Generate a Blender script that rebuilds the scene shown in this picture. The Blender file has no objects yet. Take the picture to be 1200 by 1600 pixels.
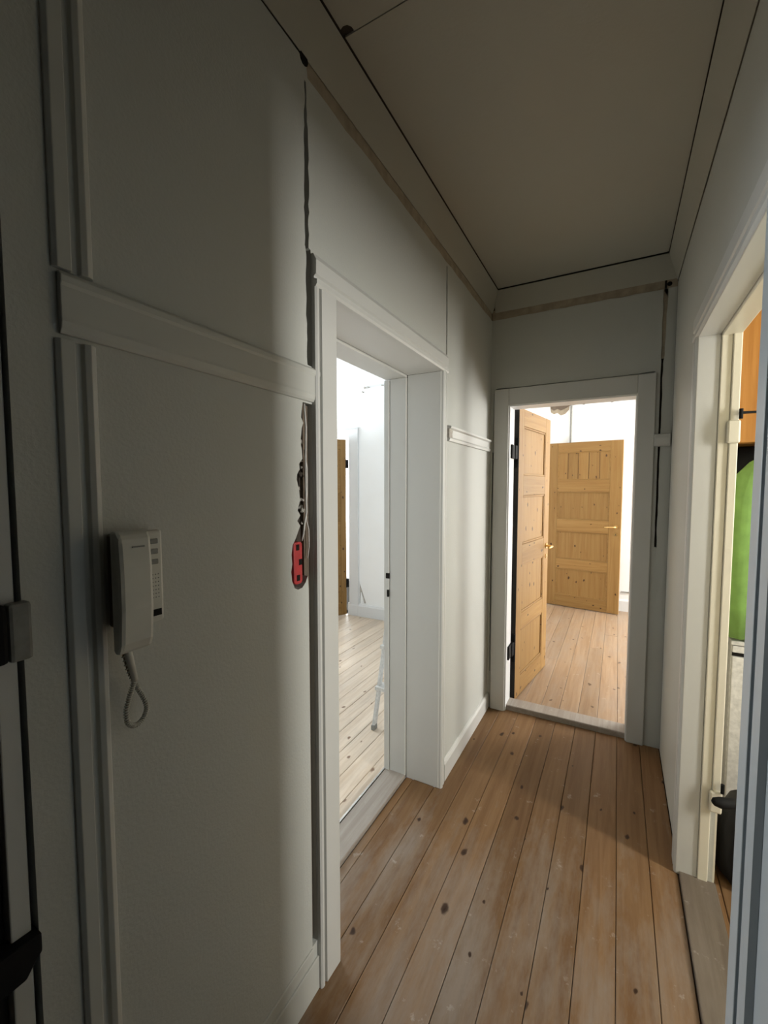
import bpy, bmesh, math, random
from mathutils import Vector, Matrix
from mathutils.geometry import tessellate_polygon
random.seed(7)
S = bpy.context.scene
COL = S.collection
R = math.radians

# ------------------------------------------------------------------ camera, light, exposure
cam_d = bpy.data.cameras.new('camera'); cam = bpy.data.objects.new('camera', cam_d); COL.objects.link(cam)
cam.location = (0, 0, 1.5)
cam.rotation_euler = (R(90 - 3.445), 0, R(28.644))
cam_d.sensor_fit = 'HORIZONTAL'; cam_d.sensor_width = 36; cam_d.lens = 36 * 669.43 / 1200
cam_d.clip_start = 0.01
S.camera = cam
S.view_settings.view_transform = 'Standard'; S.view_settings.look = 'None'
S.view_settings.gamma = 1; S.view_settings.use_curve_mapping = False
S.view_settings.exposure = -0.14
W = bpy.data.worlds.new('sky'); S.world = W; W.use_nodes = True
W.node_tree.nodes['Background'].inputs[0].default_value = (.75, .85, 1, 1)
W.node_tree.nodes['Background'].inputs[1].default_value = 1.2

def daylight(name, loc, face, w, h, power, col):
    """Daylight or added fill entering by a window opening: an area light filling the opening, facing along `face`."""
    d = bpy.data.lights.new(name, 'AREA'); d.shape = 'RECTANGLE'; d.size = w; d.size_y = h
    d.energy = power; d.color = col
    o = bpy.data.objects.new(name, d); COL.objects.link(o); o.location = loc
    o.rotation_euler = Vector(face).to_track_quat('-Z', 'Y').to_euler()
    return o
daylight('window_daylight_side_room', (-4.36, 2.85, 1.5), (1, 0, 0), .9, 1.5, 36, (.80, .91, 1))
daylight('window_daylight_end_room', (2.94, 5.22, 1.5), (-1, 0, 0), .95, 1.6, 190, (1, .98, .94))
daylight('window_daylight_closet', (2.14, 1.34, 1.68), (-1, 0, 0), .26, 1.1, 60, (1, .98, .92))
daylight('added_fill_side_room_far', (-4.36, 3.74, 1.5), (1, 0, 0), .6, 1.5, 54, (.92, .97, 1))  # added light, brightens the side room's far wall and floor
daylight('window_daylight_far_room', (-3.1, 5.88, 1.5), (0, -1, 0), 1.2, 1.4, 110, (.95, .98, 1))

# ------------------------------------------------------------------ materials
def nt(name):
    m = bpy.data.materials.new(name); m.use_nodes = True
    t = m.node_tree; b = t.nodes['Principled BSDF']
    return m, t, b
def nd(t, kind, **kw):
    n = t.nodes.new(kind)
    for k, v in kw.items():
        if k == 'inp':
            for i, x in v.items(): n.inputs[i].default_value = x
        else: setattr(n, k, v)
    return n
def ramp(t, fac, stops):
    r = t.nodes.new('ShaderNodeValToRGB'); e = r.color_ramp.elements
    while len(e) < len(stops): e.new(.5)
    for i, (p, c) in enumerate(stops):
        e[i].position = p; e[i].color = (*c, 1) if len(c) == 3 else c
    t.links.new(fac, r.inputs[0]); return r.outputs[0]
def mixc(t, fac, a, b, mode='MIX'):
    m = nd(t, 'ShaderNodeMix', data_type='RGBA', blend_type=mode)
    for sock, v in ((m.inputs[0], fac), (m.inputs[6], a), (m.inputs[7], b)):
        if hasattr(v, 'is_output'): t.links.new(v, sock)
        elif isinstance(v, (int, float)): sock.default_value = v
        else: sock.default_value = (*v, 1)
    return m.outputs[2]
def paint(name, col, rough=.55, bump=.25, scale=170, stain=.10, stain_col=(.55, .47, .36), coat=0):
    m, t, b = nt(name)
    g = nd(t, 'ShaderNodeNewGeometry')
    n1 = nd(t, 'ShaderNodeTexNoise', inp={'Scale': 2.3, 'Detail': 4, 'Roughness': .55}); t.links.new(g.outputs['Position'], n1.inputs['Vector'])
    n2 = nd(t, 'ShaderNodeTexNoise', inp={'Scale': scale, 'Detail': 2}); t.links.new(g.outputs['Position'], n2.inputs['Vector'])
    n3 = nd(t, 'ShaderNodeTexNoise', inp={'Scale': 9, 'Detail': 6, 'Roughness': .7}); t.links.new(g.outputs['Position'], n3.inputs['Vector'])
    f = ramp(t, n1.outputs[0], [(.45, (0, 0, 0)), (.75, (stain,) * 3)])
    f2 = ramp(t, n3.outputs[0], [(.60, (0, 0, 0)), (.75, (stain * .8,) * 3)])
    c = mixc(t, f, col, stain_col); c = mixc(t, f2, c, tuple(x * .72 for x in col))
    t.links.new(c, b.inputs['Base Color'])
    bp = nd(t, 'ShaderNodeBump', inp={'Strength': bump, 'Distance': .002}); t.links.new(n2.outputs[0], bp.inputs['Height'])
    t.links.new(bp.outputs[0], b.inputs['Normal'])
    b.inputs['Roughness'].default_value = rough
    return m
def plain(name, col, rough=.5, metal=0, bump=0, scale=60):
    m, t, b = nt(name)
    g = nd(t, 'ShaderNodeTexCoord')
    n = nd(t, 'ShaderNodeTexNoise', inp={'Scale': scale, 'Detail': 3}); t.links.new(g.outputs['Object'], n.inputs['Vector'])
    c = ramp(t, n.outputs[0], [(.3, tuple(x * .82 for x in col)), (.7, tuple(min(1, x * 1.1) for x in col))])
    t.links.new(c, b.inputs['Base Color']); b.inputs['Roughness'].default_value = rough; b.inputs['Metallic'].default_value = metal
    if max(col) < .03: b.inputs['Specular IOR Level'].default_value = .2
    if bump:
        bp = nd(t, 'ShaderNodeBump', inp={'Strength': bump, 'Distance': .004}); t.links.new(n.outputs[0], bp.inputs['Height']); t.links.new(bp.outputs[0], b.inputs['Normal'])
    return m
def wood(name, light, dark, knot, axis, rough=.5, knot_keep=.55, knot_scale=6.5, grey=0, grain=1.0, vary=.25, knot_r=.075):
    """Pine: grain stretched along `axis` in object space, scattered knots, board to board variation; grey = worn patches."""
    m, t, b = nt(name)
    tc = nd(t, 'ShaderNodeTexCoord'); oi = nd(t, 'ShaderNodeObjectInfo')
    off = nd(t, 'ShaderNodeVectorMath', operation='SCALE'); off.inputs[0].default_value = (37, 61, 83); t.links.new(oi.outputs['Random'], off.inputs['Scale'])
    ad = nd(t, 'ShaderNodeVectorMath', operation='ADD'); t.links.new(tc.outputs['Object'], ad.inputs[0]); t.links.new(off.outputs[0], ad.inputs[1])
    sc = [34, 34, 34]; sc['XYZ'.index(axis)] = 1.6
    mp = nd(t, 'ShaderNodeVectorMath', operation='MULTIPLY'); mp.inputs[1].default_value = sc; t.links.new(ad.outputs[0], mp.inputs[0])
    n = nd(t, 'ShaderNodeTexNoise', inp={'Scale': 1, 'Detail': 5, 'Roughness': .65, 'Distortion': .6}); t.links.new(mp.outputs[0], n.inputs['Vector'])
    base = ramp(t, n.outputs[0], [(.32, dark), (.62, light)])
    base = mixc(t, grain, light, base)
    # knots
    ks = [knot_scale] * 3; ks['XYZ'.index(axis)] = knot_scale * .62
    mk = nd(t, 'ShaderNodeVectorMath', operation='MULTIPLY'); mk.inputs[1].default_value = ks; t.links.new(ad.outputs[0], mk.inputs[0])
    sx = nd(t, 'ShaderNodeSeparateXYZ'); t.links.new(mk.outputs[0], sx.inputs[0])
    cxy = nd(t, 'ShaderNodeCombineXYZ'); t.links.new(sx.outputs[0], cxy.inputs[0]); t.links.new(sx.outputs[1 if axis == 'Y' else 2], cxy.inputs[1])
    v = nd(t, 'ShaderNodeTexVoronoi', voronoi_dimensions='2D', inp={'Scale': 1, 'Randomness': 1}); kn = nd(t, 'ShaderNodeTexNoise', inp={'Scale': 5, 'Detail': 2}); t.links.new(cxy.outputs[0], kn.inputs['Vector'])
    kw = nd(t, 'ShaderNodeVectorMath', operation='SCALE'); kw.inputs['Scale'].default_value = .16; t.links.new(kn.outputs['Color'], kw.inputs[0])
    ka = nd(t, 'ShaderNodeVectorMath', operation='ADD'); t.links.new(cxy.outputs[0], ka.inputs[0]); t.links.new(kw.outputs[0], ka.inputs[1])
    t.links.new(ka.outputs[0], v.inputs['Vector'])
    sep = nd(t, 'ShaderNodeSeparateColor'); t.links.new(v.outputs['Color'], sep.inputs[0])
    gt = nd(t, 'ShaderNodeMath', operation='LESS_THAN'); gt.inputs[1].default_value = knot_keep; t.links.new(sep.outputs[0], gt.inputs[0])
    sz = nd(t, 'ShaderNodeMath', operation='MULTIPLY_ADD'); sz.inputs[1].default_value = knot_r; sz.inputs[2].default_value = .022; t.links.new(sep.outputs[1], sz.inputs[0])
    dv = nd(t, 'ShaderNodeMath', operation='DIVIDE'); t.links.new(v.outputs['Distance'], dv.inputs[0]); t.links.new(sz.outputs[0], dv.inputs[1])
    kf = ramp(t, dv.outputs[0], [(0, (1, 1, 1)), (.62, (.85,) * 3), (1, (0, 0, 0))])
    km = nd(t, 'ShaderNodeMath', operation='MULTIPLY'); t.links.new(kf, km.inputs[0]); t.links.new(gt.outputs[0], km.inputs[1])
    c = base
    # board to board tone
    hv = nd(t, 'ShaderNodeMapRange', inp={'To Min': 1 - vary, 'To Max': 1 + vary * .6}); t.links.new(oi.outputs['Random'], hv.inputs[0])
    sv = nd(t, 'ShaderNodeVectorMath', operation='SCALE'); t.links.new(c, sv.inputs[0]); t.links.new(hv.outputs[0], sv.inputs['Scale'])
    c = sv.outputs[0]
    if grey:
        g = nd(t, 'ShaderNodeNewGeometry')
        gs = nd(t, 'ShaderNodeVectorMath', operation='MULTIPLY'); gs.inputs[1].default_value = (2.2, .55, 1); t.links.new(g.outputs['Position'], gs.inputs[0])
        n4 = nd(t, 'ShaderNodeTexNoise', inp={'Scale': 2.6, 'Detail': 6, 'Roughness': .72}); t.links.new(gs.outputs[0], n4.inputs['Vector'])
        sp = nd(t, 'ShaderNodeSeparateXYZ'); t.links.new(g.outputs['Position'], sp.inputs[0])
        wear_lit = nd(t, 'ShaderNodeMapRange', inp={'From Min': 2.3, 'From Max': 1.5, 'To Min': -.22, 'To Max': .05}); t.links.new(sp.outputs[1], wear_lit.inputs[0])  # wear raised further here to paint the hallway floor's lit zone paler
        wa = nd(t, 'ShaderNodeMath', operation='ADD'); t.links.new(n4.outputs[0], wa.inputs[0]); t.links.new(wear_lit.outputs[0], wa.inputs[1])
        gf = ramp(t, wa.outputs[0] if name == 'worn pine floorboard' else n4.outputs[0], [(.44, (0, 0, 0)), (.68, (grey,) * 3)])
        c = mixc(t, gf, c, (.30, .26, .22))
        n5 = nd(t, 'ShaderNodeTexNoise', inp={'Scale': 14, 'Detail': 5, 'Roughness': .7}); t.links.new(g.outputs['Position'], n5.inputs['Vector'])
        df = ramp(t, n5.outputs[0], [(.63, (0, 0, 0)), (.74, (.35,) * 3)])
        c = mixc(t, df, c, (.72, .69, .64))
    c = mixc(t, km.outputs[0], c, knot)
    t.links.new(c, b.inputs['Base Color'])
    b.inputs['Roughness'].default_value = rough; b.inputs['Specular IOR Level'].default_value = .25 if axis != 'Y' else (.18 if name == 'worn pine floorboard' else .45)
    bp = nd(t, 'ShaderNodeBump', inp={'Strength': .15, 'Distance': .001}); t.links.new(n.outputs[0], bp.inputs['Height']); t.links.new(bp.outputs[0], b.inputs['Normal'])
    return m

M = {}
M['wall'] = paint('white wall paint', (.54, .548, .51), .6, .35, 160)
M['lining'] = paint('bright white lining paint', (.74, .75, .75), .4, .05, 60, .04)
M['wall_lit'] = paint('lit room white wall paint', (.92, .93, .925), .6, .2, 160, .05)  # room brightness put into the colour, whiter than the hallway wall
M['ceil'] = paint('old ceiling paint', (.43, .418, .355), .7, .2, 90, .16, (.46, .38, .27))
M['trim'] = paint('white gloss trim paint', (.62, .62, .59), .38, .06, 60, .08)
M['rail'] = paint('old wall coloured gloss', (.545, .55, .51), .45, .06, 60, .10)
M['cream'] = paint('cream trim paint', (.80, .755, .62), .35, .05, 60, .08)
M['leaf'] = paint('white door paint', (.47, .52, .55), .42, .06, 60, .05)
M['old'] = plain('bare old plaster', (.40, .335, .245), .9, 0, .8, 25)
M['masonry'] = plain('bare brown masonry', (.06, .047, .036), .95, 0, .9, 40)
M['batten'] = plain('dirty brown batten', (.15, .115, .085), .95, 0, .9, 40)
M['rubble'] = plain('pale broken plaster', (.50, .47, .42), .9, 0, .8, 70)
M['dark'] = plain('dark gap', (.015, .013, .011), .9)
M['black'] = plain('black iron', (.008, .008, .008), .75)
M['blackdoor'] = plain('dark brown paint', (.02, .018, .015), .5)
M['brass'] = plain('brass', (.75, .52, .22), .28, 1)
M['steel'] = plain('brushed steel', (.55, .54, .52), .35, 1)
M['phone'] = plain('off white plastic', (.66, .65, .58), .4, 0, 0, 8)
M['phone_side'] = plain('shaded beige plastic', (.34, .29, .22), .5, 0, 0, 8)  # beige darkened to put the shade of the phone's side into the colour
M['button'] = plain('grey plastic', (.25, .25, .23), .5)
M['red'] = plain('red plastic', (.50, .035, .04), .4)
M['wire'] = plain('white cable', (.66, .64, .6), .5)
M['green'] = plain('green fabric', (.17, .31, .07), .85, 0, .3, 14)
M['orange'] = wood('orange varnished wood', (.40, .185, .045), (.30, .125, .025), (.2, .08, .02), 'Z', .35, 0, vary=0)
M['white'] = plain('white lacquer', (.62, .61, .58), .4)
M['bag'] = plain('black nylon', (.012, .012, .013), .5, 0, .4, 30)
PL, PD, PK = (.31, .182, .062), (.245, .13, .038), (.035, .013, .005)
M['pine_v'] = wood('pine upright grain', PL, PD, PK, 'Z', .5, .72, 8.5, vary=.12, knot_r=.085)
M['pine_h'] = wood('pine cross grain', PL, PD, PK, 'X', .5, .72, 8.5, vary=.12, knot_r=.085)
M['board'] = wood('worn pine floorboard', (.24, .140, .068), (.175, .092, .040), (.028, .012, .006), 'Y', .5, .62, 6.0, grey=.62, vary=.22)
M['board_lit'] = wood('lit room pine floorboard', (.37, .255, .16), (.28, .175, .10), (.08, .04, .02), 'Y', .36, .6, 6.0, grey=.45, vary=.16)  # same wood as the hallway, end room light put into the colour
M['board_dusty_lit'] = wood('dusty lit room pine floorboard', (.74, .62, .49), (.60, .47, .34), (.16, .085, .045), 'Y', .34, .6, 6.0, grey=.35, vary=.14)  # same wood, dusty, and whitened further to paint in the side room light
M['sill_dark'] = wood('dark worn threshold wood', (.17, .135, .10), (.12, .09, .065), (.05, .03, .02), 'Y', .5, .2, 5, grey=.3, vary=.05)
M['sill'] = wood('worn grey threshold wood', (.40, .36, .32), (.30, .26, .22), (.1, .06, .04), 'Y', .5, .15, 5, grey=.9, vary=.05)

# ------------------------------------------------------------------ helpers
def props(o, label=None, cat=None, group=None, kind=None):
    if label: o['label'] = label
    if cat: o['category'] = cat
    if group: o['group'] = group
    if kind: o['kind'] = kind
    return o
def obj(name, bm, mat, parent=None, bevel=0, smooth=False, local=False):
    """Link the bmesh as one object. World coordinates unless local=True (then the parent's)."""
    bmesh.ops.recalc_face_normals(bm, faces=bm.faces[:])
    if smooth:
        for f in bm.faces: f.smooth = True
    xs = [v.co.x for v in bm.verts]; ys = [v.co.y for v in bm.verts]; zs = [v.co.z for v in bm.verts]
    org = Vector(((min(xs) + max(xs)) / 2, (min(ys) + max(ys)) / 2, min(zs)))
    bmesh.ops.translate(bm, vec=-org, verts=bm.verts[:])
    me = bpy.data.meshes.new(name); bm.to_mesh(me); bm.free()
    me.materials.append(M[mat])
    o = bpy.data.objects.new(name, me); COL.objects.link(o)
    if parent is not None:
        o.parent = parent
        if not local:
            p, acc = parent, Vector()
            while p is not None: acc += p.location; p = p.parent
            org = org - acc
    o.location = org
    if bevel:
        m = o.modifiers.new('bevel', 'BEVEL'); m.width = bevel; m.segments = 2; m.limit_method = 'ANGLE'
    return o
def empty(name, loc, rz=0, label=None, cat=None, group=None, kind=None):
    o = bpy.data.objects.new(name, None); COL.objects.link(o); o.location = loc; o.rotation_euler = (0, 0, rz)
    o.empty_display_size = .1
    return props(o, label, cat, group, kind)
def B(*boxes):
    bm = bmesh.new()
    for x0, x1, y0, y1, z0, z1 in boxes:
        v = [bm.verts.new((x, y, z)) for x in (x0, x1) for y in (y0, y1) for z in (z0, z1)]
        for f in ((0, 1, 3, 2), (4, 6, 7, 5), (0, 4, 5, 1), (2, 3, 7, 6), (0, 2, 6, 4), (1, 5, 7, 3)):
            bm.faces.new([v[i] for i in f])
    return bm
def slab(plane, outer, d0, d1, holes=(), bm=None):
    """Polygon (with holes) in the plane across axis `plane`, extruded from d0 to d1. X: (y,z)  Y: (x,z)  Z: (x,y)."""
    bm = bm or bmesh.new()
    def co(p, d): return {'X': (d, p[0], p[1]), 'Y': (p[0], d, p[1]), 'Z': (p[0], p[1], d)}[plane]
    loops = [list(outer)] + [list(h) for h in holes]
    flat = [p for l in loops for p in l]
    tris = tessellate_polygon([[Vector((p[0], p[1], 0)) for p in l] for l in loops])
    va = [bm.verts.new(co(p, d0)) for p in flat]; vb = [bm.verts.new(co(p, d1)) for p in flat]
    for t in tris:
        for vs in (va, vb):
            try: bm.faces.new([vs[i] for i in t])
            except ValueError: pass
    i0 = 0
    for l in loops:
        n = len(l)
        for i in range(n):
            a, b = i0 + i, i0 + (i + 1) % n
            bm.faces.new((va[a], va[b], vb[b], vb[a]))
        i0 += n
    return bm
def rect(a0, a1, b0, b1): return [(a0, b0), (a1, b0), (a1, b1), (a0, b1)]
def tube(pts, r, seg=8, bm=None, closed=False):
    bm = bm or bmesh.new(); pts = [Vector(p) for p in pts]; rings = []; up = None
    for i, p in enumerate(pts):
        d = (pts[min(i + 1, len(pts) - 1)] - pts[max(i - 1, 0)]).normalized()
        if up is None: up = Vector((0, 0, 1)) if abs(d.z) < .9 else Vector((0, 1, 0))
        a = d.cross(up).normalized(); b = a.cross(d).normalized(); up = b
        rr = r[i] if isinstance(r, (list, tuple)) else r
        rings.append([bm.verts.new(p + (a * math.cos(k * 2 * math.pi / seg) + b * math.sin(k * 2 * math.pi / seg)) * rr) for k in range(seg)])
    for A, C in zip(rings, rings[1:]):
        for k in range(seg): bm.faces.new((A[k], A[(k + 1) % seg], C[(k + 1) % seg], C[k]))
    bm.faces.new(rings[0][::-1]); bm.faces.new(rings[-1])
    return bm
def cyl(axis, c, r, d0, d1, seg=16, bm=None):
    c = list(c); i = 'XYZ'.index(axis); a = c[:]; b = c[:]; a[i] = d0; b[i] = d1
    return tube([a, b], r, seg, bm)
def ragged(z0, z1, left, right, n, jl=.004, jr=.004):
    """A ragged vertical hole as a polygon: left / right give the edge at parameter t (0 bottom .. 1 top)."""
    L, Rr = [], []
    for i in range(n + 1):
        t = i / n; z = z0 + (z1 - z0) * t
        L.append((left(t) + random.uniform(-jl, jl), z)); Rr.append((right(t) + random.uniform(-jr, jr), z + random.uniform(-.002, .002)))
    return Rr + L[::-1]

XL, XR, YE = -.748, .248, 2.83
ZC = 2.74
SK = .024            # plaster skin
BOT = -.012

# ------------------------------------------------------------------ floors, boards
PITCH = .1145; SEAM0 = .035
def boards(parent, xs, y0, y1, mat, z0=-.022, z1=0, cuts=None):
    """One object per floorboard, alike boards sharing a mesh."""
    cache = {}
    for a, b in xs:
        ends = [y0] + (cuts(a) if cuts else []) + [y1]
        for s, e in zip(ends, ends[1:]):
            key = (round(b - a, 4), round(e - s, 4))
            gap = .0018
            if key not in cache:
                w, l = (b - a) / 2 - gap / 2, (e - s) / 2 - .0006
                bm = bmesh.new(); c = .0022
                prof = [(-w, z0), (w, z0), (w, z1 - c), (w - c, z1), (-w + c, z1), (-w, z1 - c)]
                v0 = [bm.verts.new((x, -l, z)) for x, z in prof]; v1 = [bm.verts.new((x, l, z)) for x, z in prof]
                for i in range(6): bm.faces.new((v0[i], v0[(i + 1) % 6], v1[(i + 1) % 6], v1[i]))
                bm.faces.new(v0[::-1]); bm.faces.new(v1); bmesh.ops.recalc_face_normals(bm, faces=bm.faces[:])
                me = bpy.data.meshes.new('floorboard'); bm.to_mesh(me); bm.free(); me.materials.append(M[mat]); cache[key] = me
            o = bpy.data.objects.new('floorboard', cache[key]); COL.objects.link(o); o.parent = parent
            o.location = Vector(((a + b) / 2, (s + e) / 2, random.uniform(-.0008, .0008))) - parent.location
def grid(x0, x1):
    k0 = math.ceil((x0 - SEAM0) / PITCH - 1e-6); xs = [x0]; k = k0
    while SEAM0 + k * PITCH < x1 - .01:
        if SEAM0 + k * PITCH > x0 + .01: xs.append(SEAM0 + k * PITCH)
        k += 1
    xs.append(x1); return list(zip(xs, xs[1:]))
fl = props(obj('floor', B((-.765, .30, -.7, 2.9, -.08, -.022), (-1.05, -.765, 1.03, 1.95, -.08, -.022)), 'dark'),
           'worn pine floorboards of the narrow hallway running to the end door', 'floor', kind='structure')
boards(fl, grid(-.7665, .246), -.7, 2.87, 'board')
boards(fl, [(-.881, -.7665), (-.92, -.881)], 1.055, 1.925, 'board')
fl2 = props(obj('floor', B((-1.32, 2.96, 2.9, 5.9, -.08, -.022)), 'dark'), 'floorboards of the bright room beyond the end door, paled to carry its light', 'floor', kind='structure')
boards(fl2, grid(-1.3, 2.94), 2.95, 5.83, 'board_lit', cuts=lambda a: [random.choice((3.9, 4.35, 4.8, 5.2))] if random.random() < .45 else [])
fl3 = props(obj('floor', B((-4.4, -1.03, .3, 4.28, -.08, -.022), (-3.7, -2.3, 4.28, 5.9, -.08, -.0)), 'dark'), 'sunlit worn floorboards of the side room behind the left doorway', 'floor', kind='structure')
boards(fl3, grid(-4.38, -1.04), .4, 4.15, 'board_dusty_lit')
fl4 = props(obj('floor', B((.30, 2.2, .3, 2.9, -.08, -.022)), 'dark'), 'dim floorboards of the closet room behind the coats doorway', 'floor', kind='structure')
boards(fl4, grid(.362, 2.18), .4, 2.78, 'board')

# ------------------------------------------------------------------ left wall with its chases
DY0, DY1, DZ = 1.055, 1.925, 2.04
wl = props(obj('wall_left', slab('X', [(.28, 0), (DY0 - .02, 0), (DY0 - .02, DZ + .02), (DY1 + .02, DZ + .02), (DY1 + .02, 0), (2.98, 0), (2.98, ZC), (.28, ZC)], -1.02, XL - SK), 'masonry'),
           'white plastered hallway wall on the left with chased-out cracks', 'wall', kind='structure')
holes = []
# crack from the ceiling strip down to the picture rail
h1 = ragged(1.828, 2.135, lambda t: .936, lambda t: .9565, 14, .003, .0012) 
h1b = ragged(2.138, 2.556, lambda t: .9335 - .003 * math.sin(t * 5), lambda t: .9445 + .006 * math.sin(t * 3.1 + .3), 22, .0025, .0025)
poly = h1[:15] + h1b[:23] + h1b[23:] + h1[15:]
holes.append(poly)
# lower chase with the switch box at its foot, running down as a straight groove
right = [(.955, .152), (.955, 1.725)]
left = []
for i in range(26):
    t = i / 25; z = 1.725 - t * .345
    w = .012 + .028 * min(1, t * 2.2) + random.uniform(-.007, .009) - (.012 if 8 < i < 12 else 0)
    left.append((.935 - w, z))
box_l = [(.881, 1.362), (.868, 1.345), (.863, 1.32), (.8655, 1.295), (.861, 1.275), (.864, 1.25), (.874, 1.229), (.888, 1.222), (.905, 1.224), (.920, 1.236), (.929, 1.252), (.9325, 1.215), (.9325, .152)]
holes.append(right + left + box_l)
h3 = ragged(1.99, 2.548, lambda t: 1.994 - .004 * t, lambda t: 2.004 + .005 * math.sin(3 * t), 18, .0012, .0015)
holes.append(h3)
h4 = ragged(1.215, 1.66, lambda t: 1.990, lambda t: 1.996 + .018 * math.sin(math.pi * min(1, t * 1.05)) ** .7, 16, .001, .003)
holes.append(h4)
top = [(2.83, 2.566)] + [(2.83 - i * .085, 2.566 + random.uniform(-.004, .005)) for i in range(1, 22)] + [(.95, 2.57), (.944, 2.606), (.28, 2.611)]
outer = [(.285, 0), (DY0 - .018, 0), (DY0 - .018, DZ + .018), (DY1 + .018, DZ + .018), (DY1 + .018, 0), (2.83, 0)] + top
obj('plaster_skin', slab('X', outer, XL - SK, XL, holes), 'wall', wl)
obj('room_side_plaster', slab('X', [(.40, 0), (DY0 - .02, 0), (DY0 - .02, DZ + .02), (DY1 + .02, DZ + .02), (DY1 + .02, 0), (4.15, 0), (4.15, ZC), (.40, ZC)], -1.036, -1.02), 'wall_lit', wl)
props(obj('bare_plaster_strip', B((XL - SK, XL - .003, .945, 2.83, 2.55, 2.63)), 'old', wl), 'strip of bare brown plaster under the ceiling cove')
# broken lumps in the chase
for i in range(26):
    z = 1.37 + .32 * random.random(); y = .90 + .035 * random.random(); r = random.uniform(.004, .011)
    bm = bmesh.new(); bmesh.ops.create_icosphere(bm, subdivisions=1, radius=r)
    for v in bm.verts: v.co = v.co * random.uniform(.7, 1.25) + Vector((XL - SK + .006, y, z))
    obj('plaster_lump', bm, random.choice(('rubble', 'masonry', 'rubble')), wl)
# stud board showing in the chase
obj('exposed_batten', B((XL - SK, XL - .014, .931, .953, .16, 1.722)), 'batten', wl)
props(obj('cable_hole', cyl('X', (0, 2.822, 2.588), .016, XL - .02, XL - .005, 12), 'dark', wl))
props(obj('cable_hole', cyl('X', (0, .935, 2.606), .016, XL - .02, XL + .002, 10), 'dark', wl))

# ------------------------------------------------------------------ trim on the left wall
def trim(n, bm, label, mat='trim', bevel=.0025, parent=None):
    return props(obj(f'trim_{n}', bm, mat, parent, bevel), label, 'trim', kind='structure')
def vmould(y0, y1, z0, z1, x=XL, flip=1):
    """Upright moulding on the left wall: flat, groove, rounded ridge."""
    w = y1 - y0; p = [(0, 0), (0, .004), (.10, .009), (.42, .010), (.46, .001), (.62, .001), (.66, .009), (.80, .012), (.93, .009), (1, .003), (1, 0)]
    return slab('Z', [(x + d, y0 + (u if flip > 0 else 1 - u) * w) for u, d in p], z0, z1)
t1 = trim(1, vmould(.338, .396, .0, 1.722), 'grooved upright moulding left of the entry phone', 'rail')
trim(2, vmould(.338, .396, 1.826, ZC - .02), 'grooved upright moulding above the rail on the dark left wall', 'rail')
def hrail(y0, y1, z0, z1, x=XL, chamfer=.012):
    h = z1 - z0; p = [(0, 0), (.005, .0), (.009, .08), (.011, .2), (.0105, .26), (.0105, .76), (.013, .82), (.013, .93), (.007, 1), (0, 1)]
    return slab('Y', [(x + d, z0 + v * h) for d, v in p], y0, y1)
trim(3, hrail(.345, .978, 1.730, 1.822), 'painted picture rail crossing the dark left wall between the panels', 'rail')
# near jamb: ridge, thin gap, casing board
# bottom moulding of the lower panel
bm = slab('X', [(.396, .118), (.932, .118), (.932, .150), (.396, .150)], XL - .001, XL + .005)
trim(4, bm, 'low moulding along the foot of the left wall panel', 'rail', bevel=.004)
trim(5, B((XL, XL + .006, .396, .976, 0, .104)), 'plain skirting under the left wall panel', 'rail', bevel=.002)
def frame_profile(u0, u1, out=.022, flip=False):
    """Door casing section: (offset along wall, stand-off)."""
    w = u1 - u0; p = [(0, 0), (0, .012), (.06, .016), (.14, .016), (.17, .006), (.22, .006), (.25, .017), (.92, .019), (1, .014), (1, 0)]
    return [(u0 + (1 - u if flip else u) * w, d) for u, d in p]
cs = empty('trim_6', (XL, 1.49, 0), 0, 'white moulded casing around the near left doorway', 'door casing', kind='structure')
obj('side_casing', slab('Z', [(XL + d, u) for u, d in frame_profile(.9565, 1.055)], 0, 2.04), 'trim', cs)
obj('side_casing', slab('Z', [(XL + d, u) for u, d in [(1.925, 0), (1.925, .015), (1.933, .021), (1.942, .021), (1.946, .010), (1.952, .010), (1.957, .018), (1.975, .016), (1.984, .006), (1.984, 0)]], 0, 2.045), 'trim', cs)
obj('head_casing', slab('Y', [(XL + d, z) for z, d in [(2.04, 0), (2.04, .015), (2.047, .020), (2.058, .020), (2.062, .010), (2.068, .010), (2.073, .017), (2.11, .018), (2.128, .008), (2.128, 0)]], .9565, 1.984), 'trim', cs)
# reveal lining
ln = empty('trim_7', (-.9, 1.49, 0), 0, 'deep painted door lining of the left doorway', 'door lining', kind='structure')
obj('side_lining', B((-.92, XL + .004, DY1 - .003, DY1 + .02, 0, DZ)), 'trim', ln, .003)
obj('rebate_lining', B((-1.012, -.922, DY1 - .012, DY1 + .02, 0, DZ - .010)), 'trim', ln, .003)
obj('edge_lining', B((-1.042, -1.014, DY1 - .018, DY1 + .02, 0, DZ - .014)), 'trim', ln, .003)
obj('side_lining', B((-.92, XL + .004, DY0 - .02, DY0, 0, DZ)), 'trim', ln, .003)
obj('rebate_lining', B((-1.04, -.922, DY0 - .02, DY0 + .010, 0, DZ)), 'trim', ln, .003)
obj('head_lining', B((-.92, XL + .004, DY0, DY1, DZ, DZ + .02)), 'trim', ln, .003)
obj('head_rebate', B((-1.04, -.922, DY0, DY1, DZ - .010, DZ + .02)), 'trim', ln, .003)
obj('latch_hole', B((-1.030, -1.012, DY1 - .0195, DY1 - .012, 1.03, 1.058)), 'dark', ln)
obj('bolt_hole', B((-1.024, -1.014, DY1 - .0195, DY1 - .012, .935, .972)), 'dark', ln)
th = empty('trim_8', (-.98, 1.49, 0), 0, 'grey worn wooden threshold of the left doorway', 'threshold', kind='structure')
obj('sill_board', B((-1.036, -.922, DY0 - .02, DY1 + .01, -.02, .016)), 'sill', th, .004)
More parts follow.
